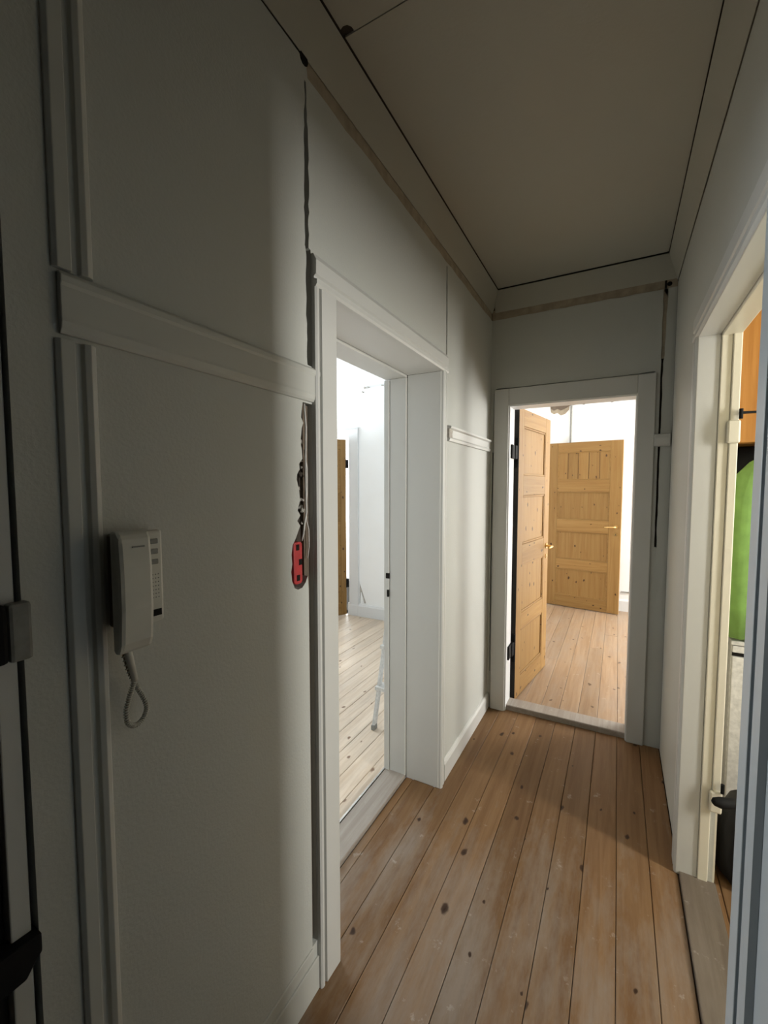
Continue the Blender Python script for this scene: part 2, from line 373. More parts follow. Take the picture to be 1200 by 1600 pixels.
obj('edge_strip', B((-1.046, -1.037, DY0 - .02, DY1 + .01, -.02, .019)), 'steel', th, .001)
# wall beyond the doorway
trim(9, slab('Y', [(XL, 1.722), (XL + .014, 1.722), (XL + .018, 1.735), (XL + .014, 1.742), (XL + .014, 1.778), (XL + .024, 1.785), (XL + .024, 1.795), (XL, 1.80)], 2.012, 2.775), 'short length of white picture rail by the end door', bevel=.001)
props(obj('rail_break', slab('X', [(2.005, 1.738), (2.06, 1.74), (2.045, 1.757), (2.058, 1.772), (2.03, 1.785), (2.005, 1.783)], XL + .001, XL + .0165), 'rubble', bpy.data.objects['trim_9']), 'broken bare end of the rail')
props(obj('rail_gap', B((XL - .004, XL + .003, 1.985, 2.011, 1.72, 1.80)), 'dark', wl))
props(obj('baseboard_left', slab('Y', [(XL, 0), (XL + .016, 0), (XL + .016, .085), (XL + .010, .098), (XL, .102)], 1.984, 2.828), 'trim', None, .0015),
      'low white skirting board between the left doorway and the end door', 'skirting', kind='structure')

# ------------------------------------------------------------------ entrance door at the far left
ed = empty('door_1', (XL - .05, .27, 0), 0, 'dark entrance door at the far left edge of the hallway', 'door', kind='structure')
obj('leaf', B((XL - .06, XL - .02, -.62, .250, .0, 2.1)), 'blackdoor', ed, .002)
obj('frame_strip', B((XL - .06, XL - .006, .252, .277, 0, ZC - .02)), 'trim', ed, .002)
props(obj('rim_lock', B((XL - .02, XL + .022, .17, .259, 1.255, 1.338)), 'black', ed, .006), 'black rim lock')
props(obj('keeper', B((XL - .006, XL + .014, .262, .290, 1.252, 1.336)), 'button', ed, .005), 'painted lock keeper')
props(obj('door_latch', slab('X', [(.2, .78), (.262, .78), (.276, .80), (.283, .806), (.283, .835), (.2, .84)], XL - .02, XL + .012), 'black', ed, .003), 'black iron latch')

# ------------------------------------------------------------------ end wall
OX0, OX1, OZ = -.63, .08, 2.015
we = props(obj('wall_end', slab('Y', [(-1.03, 0), (OX0 - .005, 0), (OX0 - .005, OZ + .005), (OX1 + .005, OZ + .005), (OX1 + .005, 0), (.36, 0), (.36, ZC), (-1.03, ZC)], YE + SK, YE + .12), 'masonry'),
           'end wall of the hallway around the bright open doorway', 'wall', kind='structure')
eh = [ragged(1.158, 1.72, lambda t: .1855, lambda t: .1965, 12, .001, .0015) ]
up = ragged(1.79, 2.566, lambda t: .186 - .001 * t, lambda t: .196 + (.010 * t if t > .5 else 0), 18, .0012, .002)
eh.append(up)
eh.append(ragged(.25, 1.72, lambda t: -.7325 - .003 * math.sin(t * 3), lambda t: -.728 - .002 * math.sin(4 * t), 22, .0008, .0008))
eh.append(ragged(1.80, 2.10, lambda t: -.7285, lambda t: -.7262, 8, .0004, .0004))
eh.append([(-.712, 2.1235), (-.6, 2.1245), (-.35, 2.126), (-.1, 2.1265), (.10, 2.127), (.158, 2.1285), (.16, 2.134), (.11, 2.132), (.09, 2.1295), (-.1, 2.1285), (-.35, 2.1285), (-.62, 2.128), (-.67, 2.1315), (-.712, 2.1305)])
topx = [(XR, 2.57), (.21, 2.57), (.207, 2.567)] + [(.17 - i * .06, 2.567 + random.uniform(-.003, .003)) for i in range(15)] + [(XL, 2.567)]
obj('plaster_skin', slab('Y', [(XL, 0), (OX0, 0), (OX0, OZ), (OX1, OZ), (OX1, 0), (XR, 0)] + topx, YE, YE + SK, eh), 'wall', we)
props(obj('bare_plaster_strip', slab('Y', rect(XL, XR, 2.55, 2.63), YE + .003, YE + SK), 'old', we), 'strip of bare brown plaster under the ceiling cove')
obj('cable_hole', cyl('Y', (.212, 0, 2.592), .012, YE + .002, YE + .02, 14), 'dark', we)
obj('exposed_plaster', B((.184, .208, YE + .005, YE + .02, 2.2, 2.56)), 'old', we)
obj('cable_chase', B((.190, .2, YE + .001, YE + .01, 2.555, 2.628)), 'dark', we)
obj('room_side_plaster', slab('Y', [(-1.3, 0), (OX0, 0), (OX0, OZ), (OX1, OZ), (OX1, 0), (2.94, 0), (2.94, ZC), (-1.3, ZC)], YE + .12, YE + .13), 'wall_lit', we)
ec = empty('trim_10', (-.275, YE, 0), 0, 'flat painted casing around the end doorway', 'door casing', kind='structure')
obj('side_casing', B((-.722, OX0, YE - .014, YE, 0, 2.122)), 'trim', ec, .003)
obj('side_casing', B((OX1, .166, YE - .014, YE, 0, 2.122)), 'trim', ec, .003)
obj('head_casing', B((OX0, OX1, YE - .0135, YE, OZ, 2.122)), 'trim', ec, .003)
obj('side_lining', B((OX0 - .004, OX0 + .008, YE - .004, YE + .132, 0, OZ)), 'lining', ec, .003)
obj('side_lining', B((OX1 - .006, OX1 + .004, YE - .004, YE + .132, 0, OZ)), 'lining', ec, .003)
obj('head_lining', B((OX0, OX1, YE - .004, YE + .132, OZ - .006, OZ + .004)), 'lining', ec, .003)
for z in (1.727, .379): props(obj('hinge_plate', B((-.6225, -.611, 2.862, 2.972, z - .045, z + .045)), 'black', ec, .002), 'black iron hinge plate')
props(obj('trim_11', B((OX0, OX1, YE + .02, YE + .135, -.02, .034)), 'sill', None, .006), 'raised worn wooden threshold of the end doorway', 'threshold', kind='structure')
trim(12, slab('X', [(YE, 1.722), (YE - .024, 1.722), (YE - .032, 1.732), (YE - .032, 1.765), (YE - .026, 1.785), (YE, 1.787)], .166, .240), 'stub of picture rail crossing the cable groove on the end wall')

# ------------------------------------------------------------------ right wall
RY0, RY1, RZ = 1.03, 1.93, 2.04
wr = props(obj('wall_right', slab('X', [(-.7, 0), (RY0, 0), (RY0, RZ), (RY1, RZ), (RY1, 0), (2.82, 0), (2.82, 2.59), (2.0, 2.585), (1.3, 2.59), (-.7, 2.59)], XR, XR + .104), 'wall'),
           'white right hallway wall around the coats doorway', 'wall', kind='structure')
obj('wall_head', B((XR + .012, XR + .104, -.7, 2.83, 2.57, ZC)), 'old', wr)
obj('closet_side_plaster', slab('X', [(.3, 0), (RY0, 0), (RY0, RZ), (RY1, RZ), (RY1, 0), (2.8, 0), (2.8, ZC), (.3, ZC)], XR + .104, XR + .110), 'cream', wr)
rc = empty('trim_13', (XR, 1.98, 0), 0, 'grey white moulded casing of the coats doorway', 'door casing', kind='structure')
cp = [(0, 0), (0, .012), (.008, .017), (.022, .017), (.026, .006), (.034, .006), (.040, .016), (.085, .015), (.1, .008), (.1, 0)]
obj('side_casing', slab('Z', [(XR - d, RY1 + u) for u, d in cp], 0, RZ), 'trim', rc)
obj('head_casing', slab('Y', [(XR - d, RZ + u) for u, d in cp], RY0, RY1 + .1), 'trim', rc)
rl = empty('trim_14', (.30, 1.93, 0), 0, 'cream painted rebated jamb of the coats doorway', 'door lining', kind='structure')
obj('side_lining', B((XR - .012, .304, RY1 - .004, RY1 + .01, .0, RZ)), 'trim', rl, .003)
obj('rebate_lining', B((.3045, .336, RY1 - .010, RY1 + .01, .012, RZ)), 'cream', rl, .003)
obj('edge_lining', B((.3365, .362, RY1 - .016, RY1 + .01, .31, RZ)), 'cream', rl, .003)
obj('head_lining', B((XR - .012, .304, RY0, RY1, RZ - .004, RZ + .01)), 'trim', rl, .003)
obj('head_rebate', B((.3045, .362, RY0, RY1, RZ - .012, RZ + .01)), 'cream', rl, .003)
for z, nm in ((1.735, 'upper'), (.385, 'lower')):
    hp = obj('hinge_plate', B((.328, .366, RY1 - .028, RY1 - .012, z - .085, z - .005)), 'cream', rl, .006)
    obj('hinge_knuckle', cyl('Z', (.364, RY1 - .028, 0), .006, z - .002, z + .032, 10), 'black', rl)
props(obj('hinge_arm', tube([(.364, RY1 - .028, 1.753), (.43, RY1 - .01, 1.755)], [.005, .004], 8), 'black', rl), 'thin black hinge arm')
props(obj('hinge_arm', tube([(.318, 1.80, .405), (.324, 1.803, .405), (.345, 1.812, .402), (.375, 1.83, .398), (.42, 1.86, .395)], [.006, .013, .019, .017, .013], 10), 'black', rl, smooth=True), 'thick black hinge arm')
props(obj('trim_15', B((XR, .362, RY0, RY1, -.02, .014)), 'sill_dark', None, .004), 'grey worn threshold board of the coats doorway', 'threshold', kind='structure')

# ------------------------------------------------------------------ ceiling and coves
ce = props(obj('ceiling', B((-4.4, 2.96, -.7, 5.95, ZC + .006, ZC + .05)), 'masonry'), 'stained old hallway ceiling', 'ceiling', kind='structure')
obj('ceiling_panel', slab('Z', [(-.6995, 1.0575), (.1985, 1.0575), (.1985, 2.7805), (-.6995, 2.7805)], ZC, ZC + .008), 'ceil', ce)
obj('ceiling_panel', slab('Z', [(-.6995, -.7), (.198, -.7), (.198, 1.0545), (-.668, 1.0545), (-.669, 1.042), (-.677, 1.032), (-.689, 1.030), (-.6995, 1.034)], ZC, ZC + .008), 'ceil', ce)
obj('ceiling_panel', slab('Z', rect(-4.4, -1.03, .3, 5.9), ZC, ZC + .005), 'wall_lit', ce)
obj('ceiling_panel', slab('Z', rect(-1.03, 2.96, YE + .12, 5.95), ZC, ZC + .005), 'wall_lit', ce)
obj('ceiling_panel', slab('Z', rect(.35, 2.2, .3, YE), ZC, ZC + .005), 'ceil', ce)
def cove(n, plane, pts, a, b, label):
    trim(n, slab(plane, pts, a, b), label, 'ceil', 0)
cove(16, 'Y', [(XL - .002, 2.614), (XL + .001, 2.612), (XL + .047, 2.731), (XL + .041, 2.737), (XL - .002, 2.737)], -.7, 2.83, 'sloped cove board between left wall and ceiling')
cove(17, 'X', [(YE + .002, 2.614), (YE - .001, 2.612), (YE - .047, 2.731), (YE - .041, 2.737), (YE + .002, 2.737)], XL + .02, XR, 'sloped cove board above the end wall')
cove(18, 'Y', [(XR + .002, 2.606), (XR - .001, 2.604), (XR - .047, 2.731), (XR - .041, 2.737), (XR + .002, 2.737)], -.7, 2.83, 'sloped cove board above the right wall')
props(obj('wall_back', B((-1.03, .36, -.82, -.7, 0, ZC)), 'blackdoor'), 'dark hallway wall behind the viewpoint', 'wall', kind='structure')
props(obj('wall_entrance', B((-1.1, XL - .06, -.82, .28, 0, ZC)), 'masonry'), 'masonry around the entrance door', 'wall', kind='structure')

# ------------------------------------------------------------------ rooms beyond
def room_wall(name, bm, label, mat='wall_lit'): return props(obj(name, bm, mat), label, 'wall', kind='structure')
# end room
wb = room_wall('wall_far', slab('Y', rect(-1.32, 2.96, 0, ZC), 5.83, 5.93), 'bright white back wall of the end room')
room_wall('wall_room_left', B((-1.42, -1.3, 2.96, 5.93, 0, ZC)), 'left wall of the end room')
wr2 = room_wall('wall_room_right', slab('X', [(2.83, 0), (5.93, 0), (5.93, ZC), (2.83, ZC)], 2.96, 3.06, [rect(4.74, 5.70, .7, 2.3)]), 'window wall of the end room')
wn = empty('window_1', (2.96, 5.22, .7), 0, 'tall window lighting the end room', 'window', kind='structure')
for a in (4.74, 5.66): obj('window_post', B((2.962, 3.0, a, a + .04, .7, 2.3)), 'lining', wn)
for z in (.7, 1.7, 2.26): obj('window_bar', B((2.962, 3.0, 4.74, 5.70, z, z + .04)), 'lining', wn)
props(obj('baseboard_far', slab('X', [(5.83, 0), (5.812, 0), (5.812, .125), (5.82, .14), (5.83, .14)], -1.3, 2.94), 'lining', None, .001), 'white skirting of the end room back wall', 'skirting', kind='structure')
props(obj('heating_pipe', tube([(.06, 5.818, .236), (2.9, 5.818, .236)], .007, 8), 'button'), 'thin grey pipe along the end room wall above the skirting', 'pipe')
props(obj('riser_pipe', tube([(-.537, 5.817, 1.9), (-.537, 5.817, 2.56)], .011, 10), 'button'), 'upright dark pipe on the end room wall above the far pine door', 'pipe')
obj('damaged_plaster', slab('Y', [(-.80, 2.60), (-.775, 2.43), (-.74, 2.405), (-.70, 2.42), (-.66, 2.385), (-.61, 2.40), (-.565, 2.45), (-.55, 2.60)], 5.824, 5.834), 'old', wb)
obj('crumbled_plaster', slab('Y', [(-.79, 2.60), (-.775, 2.475), (-.74, 2.45), (-.70, 2.47), (-.66, 2.445), (-.60, 2.47), (-.55, 2.50), (-.46, 2.505), (-.40, 2.52), (-.40, 2.60)], 5.818, 5.832), 'batten', wb)
obj('plaster_edge', slab('Y', [(-.4, 2.515), (.0, 2.512), (.4, 2.51), (2.9, 2.51), (2.9, 2.575), (-.4, 2.575)], 5.815, 5.832), 'rubble', wb)
for x in (-.40, -.095): obj('plug_hole', cyl('Y', (x, 0, 2.518), .022, 5.812, 5.83, 10), 'dark', wb)
# side room
wf = room_wall('wall_side_room', slab('Y', [(-4.4, 0), (-3.47, 0), (-3.47, 2.05), (-2.72, 2.05), (-2.72, 0), (-1.03, 0), (-1.03, ZC), (-4.4, ZC)], 4.15, 4.27,
      [[(-2.585, .15), (-2.50, .155), (-2.52, .21), (-2.55, .29), (-2.575, .36), (-2.587, .385)]]), 'bright far wall of the side room with a pine door')
obj('bare_patch', B((-2.6, -2.48, 4.158, 4.18, .14, .39)), 'rubble', wf)
obj('plaster_flake', slab('Y', [(-2.575, .15), (-2.53, .155), (-2.545, .22), (-2.57, .28)], 4.146, 4.157), 'wall_lit', wf)
obj('broken_cornice', slab('Y', [(-4.3, 2.56), (-3.0, 2.535), (-2.9, 2.525), (-2.8, 2.545), (-2.6, 2.55), (-2.2, 2.557), (-1.1, 2.56), (-1.1, 2.585), (-2.2, 2.588), (-2.6, 2.58), (-3.0, 2.60), (-4.3, 2.61)], 4.135, 4.155), 'wall_lit', wf)
for x, z, r in ((-2.5, 2.588, .012), (-2.46, 2.590, .010), (-2.28, 2.593, .009), (-2.53, 2.548, .009), (-2.93, 2.52, .012)): obj('chip', cyl('Y', (x, 0, z), r, 4.13, 4.156, 7), 'rubble', wf)
trim(19, slab('X', [(4.15, 2.614), (4.10, 2.737), (4.09, 2.75), (4.15, 2.75)], -4.38, -1.04), 'white cove board above the side room wall', 'wall_lit', 0)
room_wall('wall_side_near', B((-4.4, -1.03, .28, .40, 0, ZC)), 'near wall of the side room')
room_wall('wall_side_window', slab('X', [(.28, 0), (4.27, 0), (4.27, ZC), (.28, ZC)], -4.5, -4.38, [rect(2.4, 3.3, .75, 2.25), rect(3.44, 4.04, .75, 2.25)]), 'window wall of the side room')
wn2 = empty('window_2', (-4.38, 2.85, .75), 0, 'window lighting the side room', 'window', kind='structure')
for a in (2.4, 2.83, 3.26): obj('window_post', B((-4.42, -4.385, a, a + .04, .75, 2.25)), 'lining', wn2)
for z in (.75, 2.21): obj('window_bar', B((-4.42, -4.385, 2.4, 3.3, z, z + .04)), 'lining', wn2)
wn3 = empty('window_added', (-4.38, 3.74, .75), 0, 'narrow second window added to brighten the side room', 'window', kind='structure')  # unseen window added for the fill light on the far wall
for a in (3.44, 4.0): obj('window_post', B((-4.42, -4.385, a, a + .04, .75, 2.25)), 'lining', wn3)
for z in (.75, 2.21): obj('window_bar', B((-4.42, -4.385, 3.44, 4.04, z, z + .04)), 'lining', wn3)
sc_ = empty('trim_20', (-2.66, 4.15, 0), 0, 'white casing around the pine door of the side room', 'door casing', kind='structure')
obj('side_casing', B((-2.72, -2.60, 4.132, 4.15, 0, 2.15)), 'lining', sc_, .003)
obj('side_casing', B((-3.59, -3.47, 4.132, 4.15, 0, 2.15)), 'lining', sc_, .003)
obj('head_casing', B((-3.47, -2.72, 4.133, 4.15, 2.05, 2.15)), 'lining', sc_, .003)
obj('outer_bead', B((-2.604, -2.592, 4.126, 4.15, 0, 2.162)), 'lining', sc_, .002)
obj('head_bead', B((-3.6, -2.604, 4.126, 4.15, 2.15, 2.162)), 'lining', sc_, .002)
props(obj('baseboard_side_room', slab('X', [(4.15, 0), (4.128, 0), (4.128, .12), (4.138, .14), (4.15, .14)], -2.735, -1.04), 'lining', None, .001), 'white skirting of the side room far wall', 'skirting', kind='structure')
fr = room_wall('wall_far_room', slab('Y', rect(-3.8, -2.2, 0, ZC), 5.9, 6.0, [rect(-3.7, -2.5, .8, 2.2)]), 'wall of the bright room behind the side room')
room_wall('wall_far_room_side', B((-2.3, -2.2, 4.27, 5.9, 0, ZC)), 'side wall of the bright room behind the side room')
room_wall('wall_far_room_side', B((-3.8, -3.7, 4.27, 5.9, 0, ZC)), 'other side wall of the bright room behind the side room')
# closet room
room_wall('wall_closet_back', B((.352, 2.2, 2.8, YE + .12, 0, ZC)), 'back wall of the closet room', 'cream')
room_wall('wall_closet_near', B((.352, 2.2, .28, .4, 0, ZC)), 'near wall of the closet room', 'cream')
room_wall('wall_closet_window', slab('X', [(.3, 0), (2.82, 0), (2.82, ZC), (.3, ZC)], 2.16, 2.26, [rect(1.21, 1.47, 1.13, 2.23)]), 'window wall of the closet room', 'cream')

# ------------------------------------------------------------------ doors
PAN = [(.145, .485), (.60, .945), (1.09, 1.435), (1.575, 1.915)]
def leaf_door(name, label, loc, ang, w, y0, t=.038, h=(.008, 2.03), pans=PAN, sl=.10, sr=.12, mv='pine_v', mh='pine_h', boards_top=0, rec=.011, bead=.014, bolection=False):
    root = empty(name, (loc[0], loc[1], 0), R(ang), label, 'door', kind='structure')
    y1 = y0 + t
    L = dict(parent=root, local=True)
    obj('stile', B((0, sl, y0, y1, *h)), mv, bevel=.0025, **L)
    obj('stile', B((w - sr, w, y0, y1, *h)), mv, bevel=.0025, **L)
    zs = [h[0]] + [z for p in pans for z in p] + [h[1]]
    for i in range(0, len(zs), 2):
        obj('rail', B((sl + .0004, w - sr - .0004, y0 + .0005, y1 - .0005, zs[i], zs[i + 1])), mh, bevel=.0025, **L)
    for i, (a, b) in enumerate(pans):
        if boards_top and i == len(pans) - 1:
            n = boards_top; ww = (w - sl - sr) / n; p = None
            for k in range(n):
                x0 = sl + k * ww
                q = obj('panel_board', B((x0 + .004, x0 + ww - .004, y0 + rec, y1 - rec, a, b)), mv, bevel=.003, **L); p = p or q
                if k: obj('groove_strip', B((x0 - .0075, x0 + .0075, y0 + rec + .007, y1 - rec - .007, a, b)), 'board', **L)
        else:
            p = obj('panel', B((sl, w - sr, y0 + rec, y1 - rec, a, b)), mv, **L)
        if bolection:
            k = min(1, (b - a) / .24)
            for yy, sg in ((y0, 1), (y1, -1)):
                bm = bmesh.new(); loops = []
                for e, d in ((.010 * k, .0105), (.010 * k, .003), (.054 * k, .003), (.060 * k, .0125), (.060 * k, rec + .002)):
                    loops.append([bm.verts.new((x, yy + sg * d, z)) for x, z in ((sl + e, a + e), (w - sr - e, a + e), (w - sr - e, b - e), (sl + e, b - e))])
                for A, C in zip(loops, loops[1:]):
                    for q in range(4): bm.faces.new((A[q], A[(q + 1) % 4], C[(q + 1) % 4], C[q]))
                o = obj('panel_moulding', bm, mh, p, local=True); o.location = o.location - p.location
            continue
        for k, (yy, s) in enumerate(((y0, 1), (y1, -1))):
            bm = bmesh.new()
            for bx in ((sl, sl + bead, a, b), (w - sr - bead, w - sr, a, b), (sl + bead, w - sr - bead, a, a + bead), (sl + bead, w - sr - bead, b - bead, b)):
                d = sorted((yy + s * .003, yy + s * (rec + .001)))
                q = B((bx[0], bx[1], d[0], d[1], bx[2], bx[3])); me = bpy.data.meshes.new('tmp'); q.to_mesh(me); q.free(); bm.from_mesh(me); bpy.data.meshes.remove(me)
            o = obj('panel_moulding', bm, mh, p, bevel=.004, local=True); o.location = o.location - p.location
    return root
def lever(root, x, z, y0, y1, dirx=-1, mat='brass'):
    for s, y in ((-1, y0), (1, y1)):
        hd = obj('door_handle', tube([(x, y, z), (x, y + s * .045, z), (x + dirx * .012, y + s * .055, z), (x + dirx * .11, y + s * .055, z - .004)], [.009, .008, .009, .007], 10), mat, root, smooth=True, local=True)
        for zz, r in ((z, .022), (z - .085, .018)):
            o = obj('rosette', cyl('Y', (x, 0, zz), r, y, y + s * .006, 18), mat, hd, local=True); o.location = o.location - hd.location
        o = obj('keyhole', B((x - .003, x + .003, min(y + s * .005, y + s * .0068), max(y + s * .005, y + s * .0068), z - .097, z - .078)), 'dark', hd, local=True); o.location = o.location - hd.location
d2 = leaf_door('door_2', 'open pine panelled door hinged in the end doorway', (-.595, 2.99), 82, .728, 0)
lever(d2, .67, 1.02, 0, .038)
for z in (1.727, .379):
    props(obj('hinge', B((-.052, .004, .004, .046, z - .045, z + .045), (-.012, .004, .0, .039, z - .10, z + .10)), 'black', d2, .002, local=True), 'black iron hinge')
obj('hinge_edge', B((-.0025, .0, .001, .037, .02, 2.02)), 'blackdoor', d2, local=True)
d3 = leaf_door('door_3', 'pine panelled door standing ajar at the back of the end room', (-.765, 5.735), -9.1, .813, 0, sl=.10, sr=.125, boards_top=5)
lever(d3, .762, 1.027, 0, .038)
d4 = leaf_door('door_4', 'narrow view of a pine door in the bright side room', (-2.745, 4.118), -116.6, .74, -.038, sl=.072, sr=.11)
for z in (1.755, .375):
    props(obj('hinge', B((-.03, .006, -.03, .006, z - .05, z + .05)), 'black', d4, .002, local=True), 'black iron hinge')
d5 = leaf_door('door_5', 'white painted panelled door leaf standing flat along the right wall', (.213, 1.003), -90, .76, 0, t=.033, h=(.012, 2.0),
               pans=[(.15, 1.712), (1.763, 1.93)], sl=.052, sr=.06, mv='leaf', mh='leaf', rec=.0135, bolection=True)

# ------------------------------------------------------------------ entry phone
ph = empty('entry_phone', (XL, .44, 1.26), 0, 'off-white entry phone with handset and curly cord on the left wall', 'intercom')
obj('back_plate', B((XL, XL + .018, .401, .478, 1.262, 1.421)), 'phone_side', ph, .004)
fp = obj('front_cover', B((XL + .0185, XL + .036, .404, .4785, 1.260, 1.423)), 'phone', ph, .005)
bm = bmesh.new()
prof = [(0, 1.226, .0), (.0, 1.234, .026), (0, 1.30, .028), (0, 1.38, .029), (0, 1.418, .027), (0, 1.427, .012)]
bm = slab('Y', [(XL + .034, 1.226), (XL + .052, 1.226), (XL + .060, 1.245), (XL + .0645, 1.30), (XL + .064, 1.37), (XL + .061, 1.415), (XL + .052, 1.428), (XL + .034, 1.428)], .386, .4425)
hs = obj('handset', bm, 'phone', ph, .007)
obj('name_line', B((XL + .0630, XL + .0644, .407, .4275, 1.4005, 1.4028)), 'button', hs)
for z in (1.404, 1.386, 1.368): props(obj('button', B((XL + .036, XL + .039, .4535, .468, z - .0045, z + .0045)), 'button', ph, .002), 'grey push button')
obj('indicator', cyl('X', (0, .4505, 1.404), .0015, XL + .036, XL + .0375, 8), 'dark', ph)
bm = bmesh.new()
for i in range(7):
    for k in range(4): cyl('X', (0, .4525 + k * .0052, 1.345 - i * .0068), .0011, XL + .0355, XL + .0366, 6, bm)
props(obj('speaker_holes', bm, 'button', ph), kind='stuff')
obj('black_window', B((XL + .0355, XL + .0372, .4535, .4725, 1.271, 1.283)), 'black', ph, .001)
obj('cord_boot', tube([(XL + .045, .404, 1.232), (XL + .036, .412, 1.214), (XL + .03, .424, 1.168)], [.006, .0065, .005], 10), 'phone', ph, smooth=True)
cx = XL + .03
ctrl = [(.424, 1.170), (.4185, 1.156), (.4125, 1.140), (.4075, 1.122), (.4085, 1.102), (.417, 1.091), (.428, 1.090), (.439, 1.099), (.4425, 1.114), (.4385, 1.132), (.431, 1.149), (.4245, 1.165), (.415, 1.190), (.408, 1.222)]
def cat(pts, n):
    out = []
    for i in range(len(pts) - 1):
        p0, p1, p2, p3 = pts[max(i - 1, 0)], pts[i], pts[i + 1], pts[min(i + 2, len(pts) - 1)]
        for k in range(n):
            u = k / n
            out.append(tuple(.5 * (2 * b + (c - a) * u + (2 * a - 5 * b + 4 * c - d) * u * u + (3 * b - a - 3 * c + d) * u ** 3) for a, b, c, d in zip(p0, p1, p2, p3)))
    return out + [pts[-1]]
path = cat([(cx - .004 * (i > 8), *p) for i, p in enumerate(ctrl)], 44)
hel = []
for i, p in enumerate(path):
    a = i * 2 * math.pi / 9.5
    q = Vector(path[min(i + 1, len(path) - 1)]) - Vector(path[max(i - 1, 0)]); q.normalize(); n = Vector((1, 0, 0)); bb = q.cross(n).normalized()
    hel.append(Vector(p) + (n * math.cos(a) + bb * math.sin(a)) * .0034)
obj('curly_cord', tube(hel, .0013, 5), 'phone', ph, smooth=True)
obj('cord_core', tube(path[::6], .0026, 6), 'phone_side', ph, smooth=True)

# ------------------------------------------------------------------ red switch box and wires in the chase
rb = empty('switch_box', (XL, .90, 1.23), 0, 'red plastic switch box sunk in the broken left wall', 'switch box')
bx = slab('X', [(.876, 1.242), (.884, 1.236), (.905, 1.236), (.9105, 1.242), (.9105, 1.344), (.905, 1.350), (.880, 1.350), (.875, 1.344)], XL - SK + .002, XL - .003)
obj('box_body', bx, 'red', rb, .002)
for y, z in ((.891, 1.336), (.902, 1.295), (.893, 1.253)): obj('knockout', B((XL - .006, XL - .002, y - .006, y + .006, z - .008, z + .008)), 'dark', rb)
props(obj('wire', tube([(XL - .004, .926, 1.722), (XL + .001, .9265, 1.66), (XL, .925, 1.58), (XL - .001, .926, 1.50), (XL + .002, .924, 1.43), (XL, .918, 1.40), (XL + .001, .911, 1.37), (XL - .006, .912, 1.352)], .0028, 7), 'wire', smooth=True),
      'thin white cable hanging down the broken chase above the red box', 'cable')
props(obj('wire', tube([(XL - .006, .927, 1.60), (XL - .004, .936, 1.55), (XL - .007, .940, 1.50), (XL - .005, .932, 1.43), (XL - .003, .930, 1.405), (XL - .002, .938, 1.38), (XL - .004, .941, 1.33), (XL - .006, .936, 1.30)], .0016, 6), 'wire', smooth=True),
      'fine loose wire looping beside the red switch box', 'cable')

# ------------------------------------------------------------------ stepladder in the side room
ld = empty('stepladder', (-1.22, 2.5, 0), 0, 'white metal stepladder standing just inside the left doorway', 'stepladder')
for x in (-1.285, -1.075):
    for s, ft in ((1, 'front_rail'), (-1, 'rear_rail')):
        y0, y1 = (2.225, 2.55) if s > 0 else (2.93, 2.57)
        bm = bmesh.new()
        prof = [(-.009, -.017), (.009, -.017), (.009, .017), (-.009, .017)]
        va = [bm.verts.new((x + a, y0 + b, .012)) for a, b in prof]; vb = [bm.verts.new((x + a, y1 + b, 1.15)) for a, b in prof]
        for i in range(4): bm.faces.new((va[i], va[(i + 1) % 4], vb[(i + 1) % 4], vb[i]))
        bm.faces.new(va[::-1]); bm.faces.new(vb)
        q = obj(ft, bm, 'steel' if 0 else 'white', ld, .002)
        obj('foot', B((x - .012, x + .012, y0 - .02, y0 + .02, 0, .03)), 'button', q, .003)
for i in range(4):
    z = .24 + i * .24; y = 2.225 + .325 * (z / 1.15)
    obj('step', B((-1.30, -1.06, y - .035, y + .045, z - .012, z + .012)), 'white', ld, .003)
obj('top_step', B((-1.30, -1.06, 2.50, 2.62, 1.14, 1.165)), 'white', ld, .004)

# ------------------------------------------------------------------ things in the closet
cb = empty('wall_cabinet', (.75, 2.62, 1.69), 0, 'orange wooden cupboard high on the closet wall above the coats', 'cupboard')
obj('body', B((.40, 1.15, 2.46, 2.795, 1.69, 2.40)), 'orange', cb, .003)
for a, b in ((.402, .772), (.778, 1.148)):
    q = obj('door', B((a, b, 2.442, 2.459, 1.693, 2.397)), 'orange', cb, .003)
    obj('knob', cyl('Y', ((b - .04 if a < .6 else a + .04), 0, 1.76), .011, 2.42, 2.442, 12), 'black', q)
jk = empty('hanging_jacket', (.62, 2.46, .83), 0, 'bright green jacket hanging in the closet doorway', 'jacket')
def loft(secs, seg=28, fold=.0, ph0=0):
    bm = bmesh.new(); rings = []
    for z, cx_, cy_, rx, ry in secs:
        rings.append([bm.verts.new((cx_ + (rx + fold * math.sin(5 * a + z * 6 + ph0)) * math.cos(a), cy_ + (ry + fold * math.sin(7 * a + z * 9 + ph0)) * math.sin(a), z)) for a in [2 * math.pi * k / seg for k in range(seg)]])
    for A, C in zip(rings, rings[1:]):
        for k in range(seg): bm.faces.new((A[k], A[(k + 1) % seg], C[(k + 1) % seg], C[k]))
    bm.faces.new(rings[0][::-1]); bm.faces.new(rings[-1]); return bm
obj('jacket_body', loft([(.835, .63, 2.42, .175, .075), (.95, .63, 2.42, .172, .08), (1.15, .63, 2.42, .165, .08), (1.35, .63, 2.42, .17, .08), (1.48, .63, 2.42, .18, .08), (1.55, .63, 2.42, .165, .075), (1.60, .63, 2.425, .12, .06), (1.635, .63, 2.43, .07, .05)], 28, .008), 'green', jk, smooth=True)
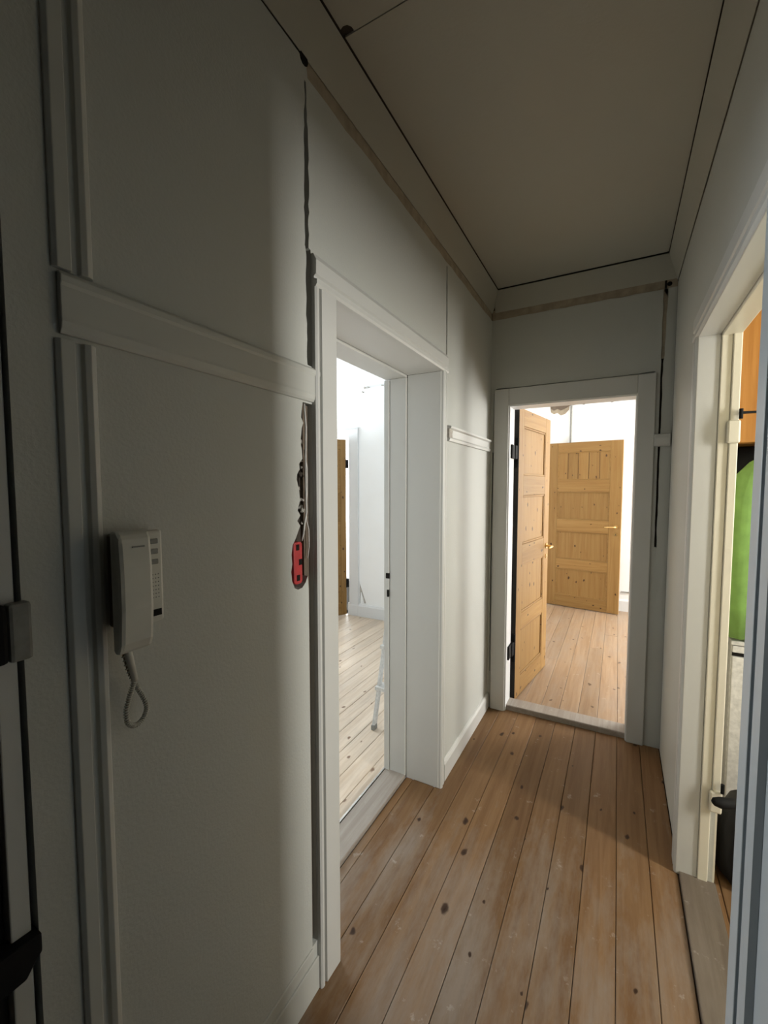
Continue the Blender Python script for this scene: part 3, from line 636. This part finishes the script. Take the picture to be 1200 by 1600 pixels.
for s in (-1, 1):
    obj('sleeve', loft([(.84, .63 + s * .150, 2.375, .045, .05), (1.0, .63 + s * .150, 2.37, .05, .055), (1.25, .63 + s * .155, 2.37, .056, .06), (1.45, .63 + s * .148, 2.385, .058, .06), (1.55, .63 + s * .128, 2.40, .052, .055), (1.605, .63 + s * .09, 2.42, .04, .045), (1.638, .63 + s * .05, 2.43, .025, .03)], 20, .005, s), 'green', jk, smooth=True)
obj('collar', loft([(1.62, .63, 2.43, .075, .055), (1.66, .63, 2.43, .07, .05), (1.685, .63, 2.43, .066, .046)], 20), 'green', jk, smooth=True)
obj('hanging_loop', tube([(.63, 2.45, 1.67), (.63, 2.455, 1.70)], .004, 6), 'black', jk)
ck = empty('hanging_coat', (.64, 2.66, .95), 0, 'black coat hanging behind the green jacket under the orange cupboard', 'coat')
obj('coat_body', loft([(.95, .64, 2.66, .24, .085), (1.2, .64, 2.66, .235, .09), (1.45, .64, 2.66, .24, .09), (1.58, .64, 2.66, .235, .085), (1.65, .64, 2.66, .21, .08), (1.685, .64, 2.66, .17, .06)], 28, .008), 'bag', ck, smooth=True)
obj('coat_collar', loft([(1.60, .64, 2.64, .10, .075), (1.65, .64, 2.64, .09, .07), (1.688, .64, 2.64, .08, .06)], 20), 'bag', ck, smooth=True)
wc = empty('floor_cabinet', (.80, 2.62, 0), 0, 'white low cabinet standing below the green jacket', 'cabinet')
obj('body', B((.465, 1.1, 2.40, 2.79, .06, .795)), 'white', wc, .004)
obj('cabinet_top', B((.46, 1.105, 2.38, 2.795, .7955, .815)), 'white', wc, .003)
obj('plinth', B((.48, 1.09, 2.43, 2.79, 0, .0595)), 'black', wc)
for a, b in ((.467, .78), (.784, 1.098)):
    q = obj('door', B((a, b, 2.382, 2.3995, .064, .742)), 'white', wc, .003); obj('handle', tube([(b - .04, 2.37, .5), (b - .04, 2.37, .62)], .005, 8), 'black', q)
    obj('drawer', B((a, b, 2.382, 2.3995, .762, .792)), 'white', wc, .002)
obj('drawer_gap', B((.468, 1.098, 2.398, 2.4, .742, .762)), 'dark', wc)
bg = empty('black_bag', (.52, 2.02, 0), 0, 'black bag on the closet floor just inside the doorway', 'bag')
obj('bag_body', loft([(.0, .52, 2.03, .13, .10), (.03, .52, 2.03, .15, .12), (.12, .52, 2.03, .155, .125), (.22, .525, 2.03, .148, .115), (.30, .53, 2.03, .12, .09), (.335, .53, 2.03, .07, .05)], 24, .008), 'bag', bg, smooth=True)
obj('bag_strap', tube([(.45, 2.0, .30), (.47, 2.0, .36), (.53, 2.01, .385), (.59, 2.03, .36), (.61, 2.04, .30)], .01, 8), 'bag', bg, smooth=True)
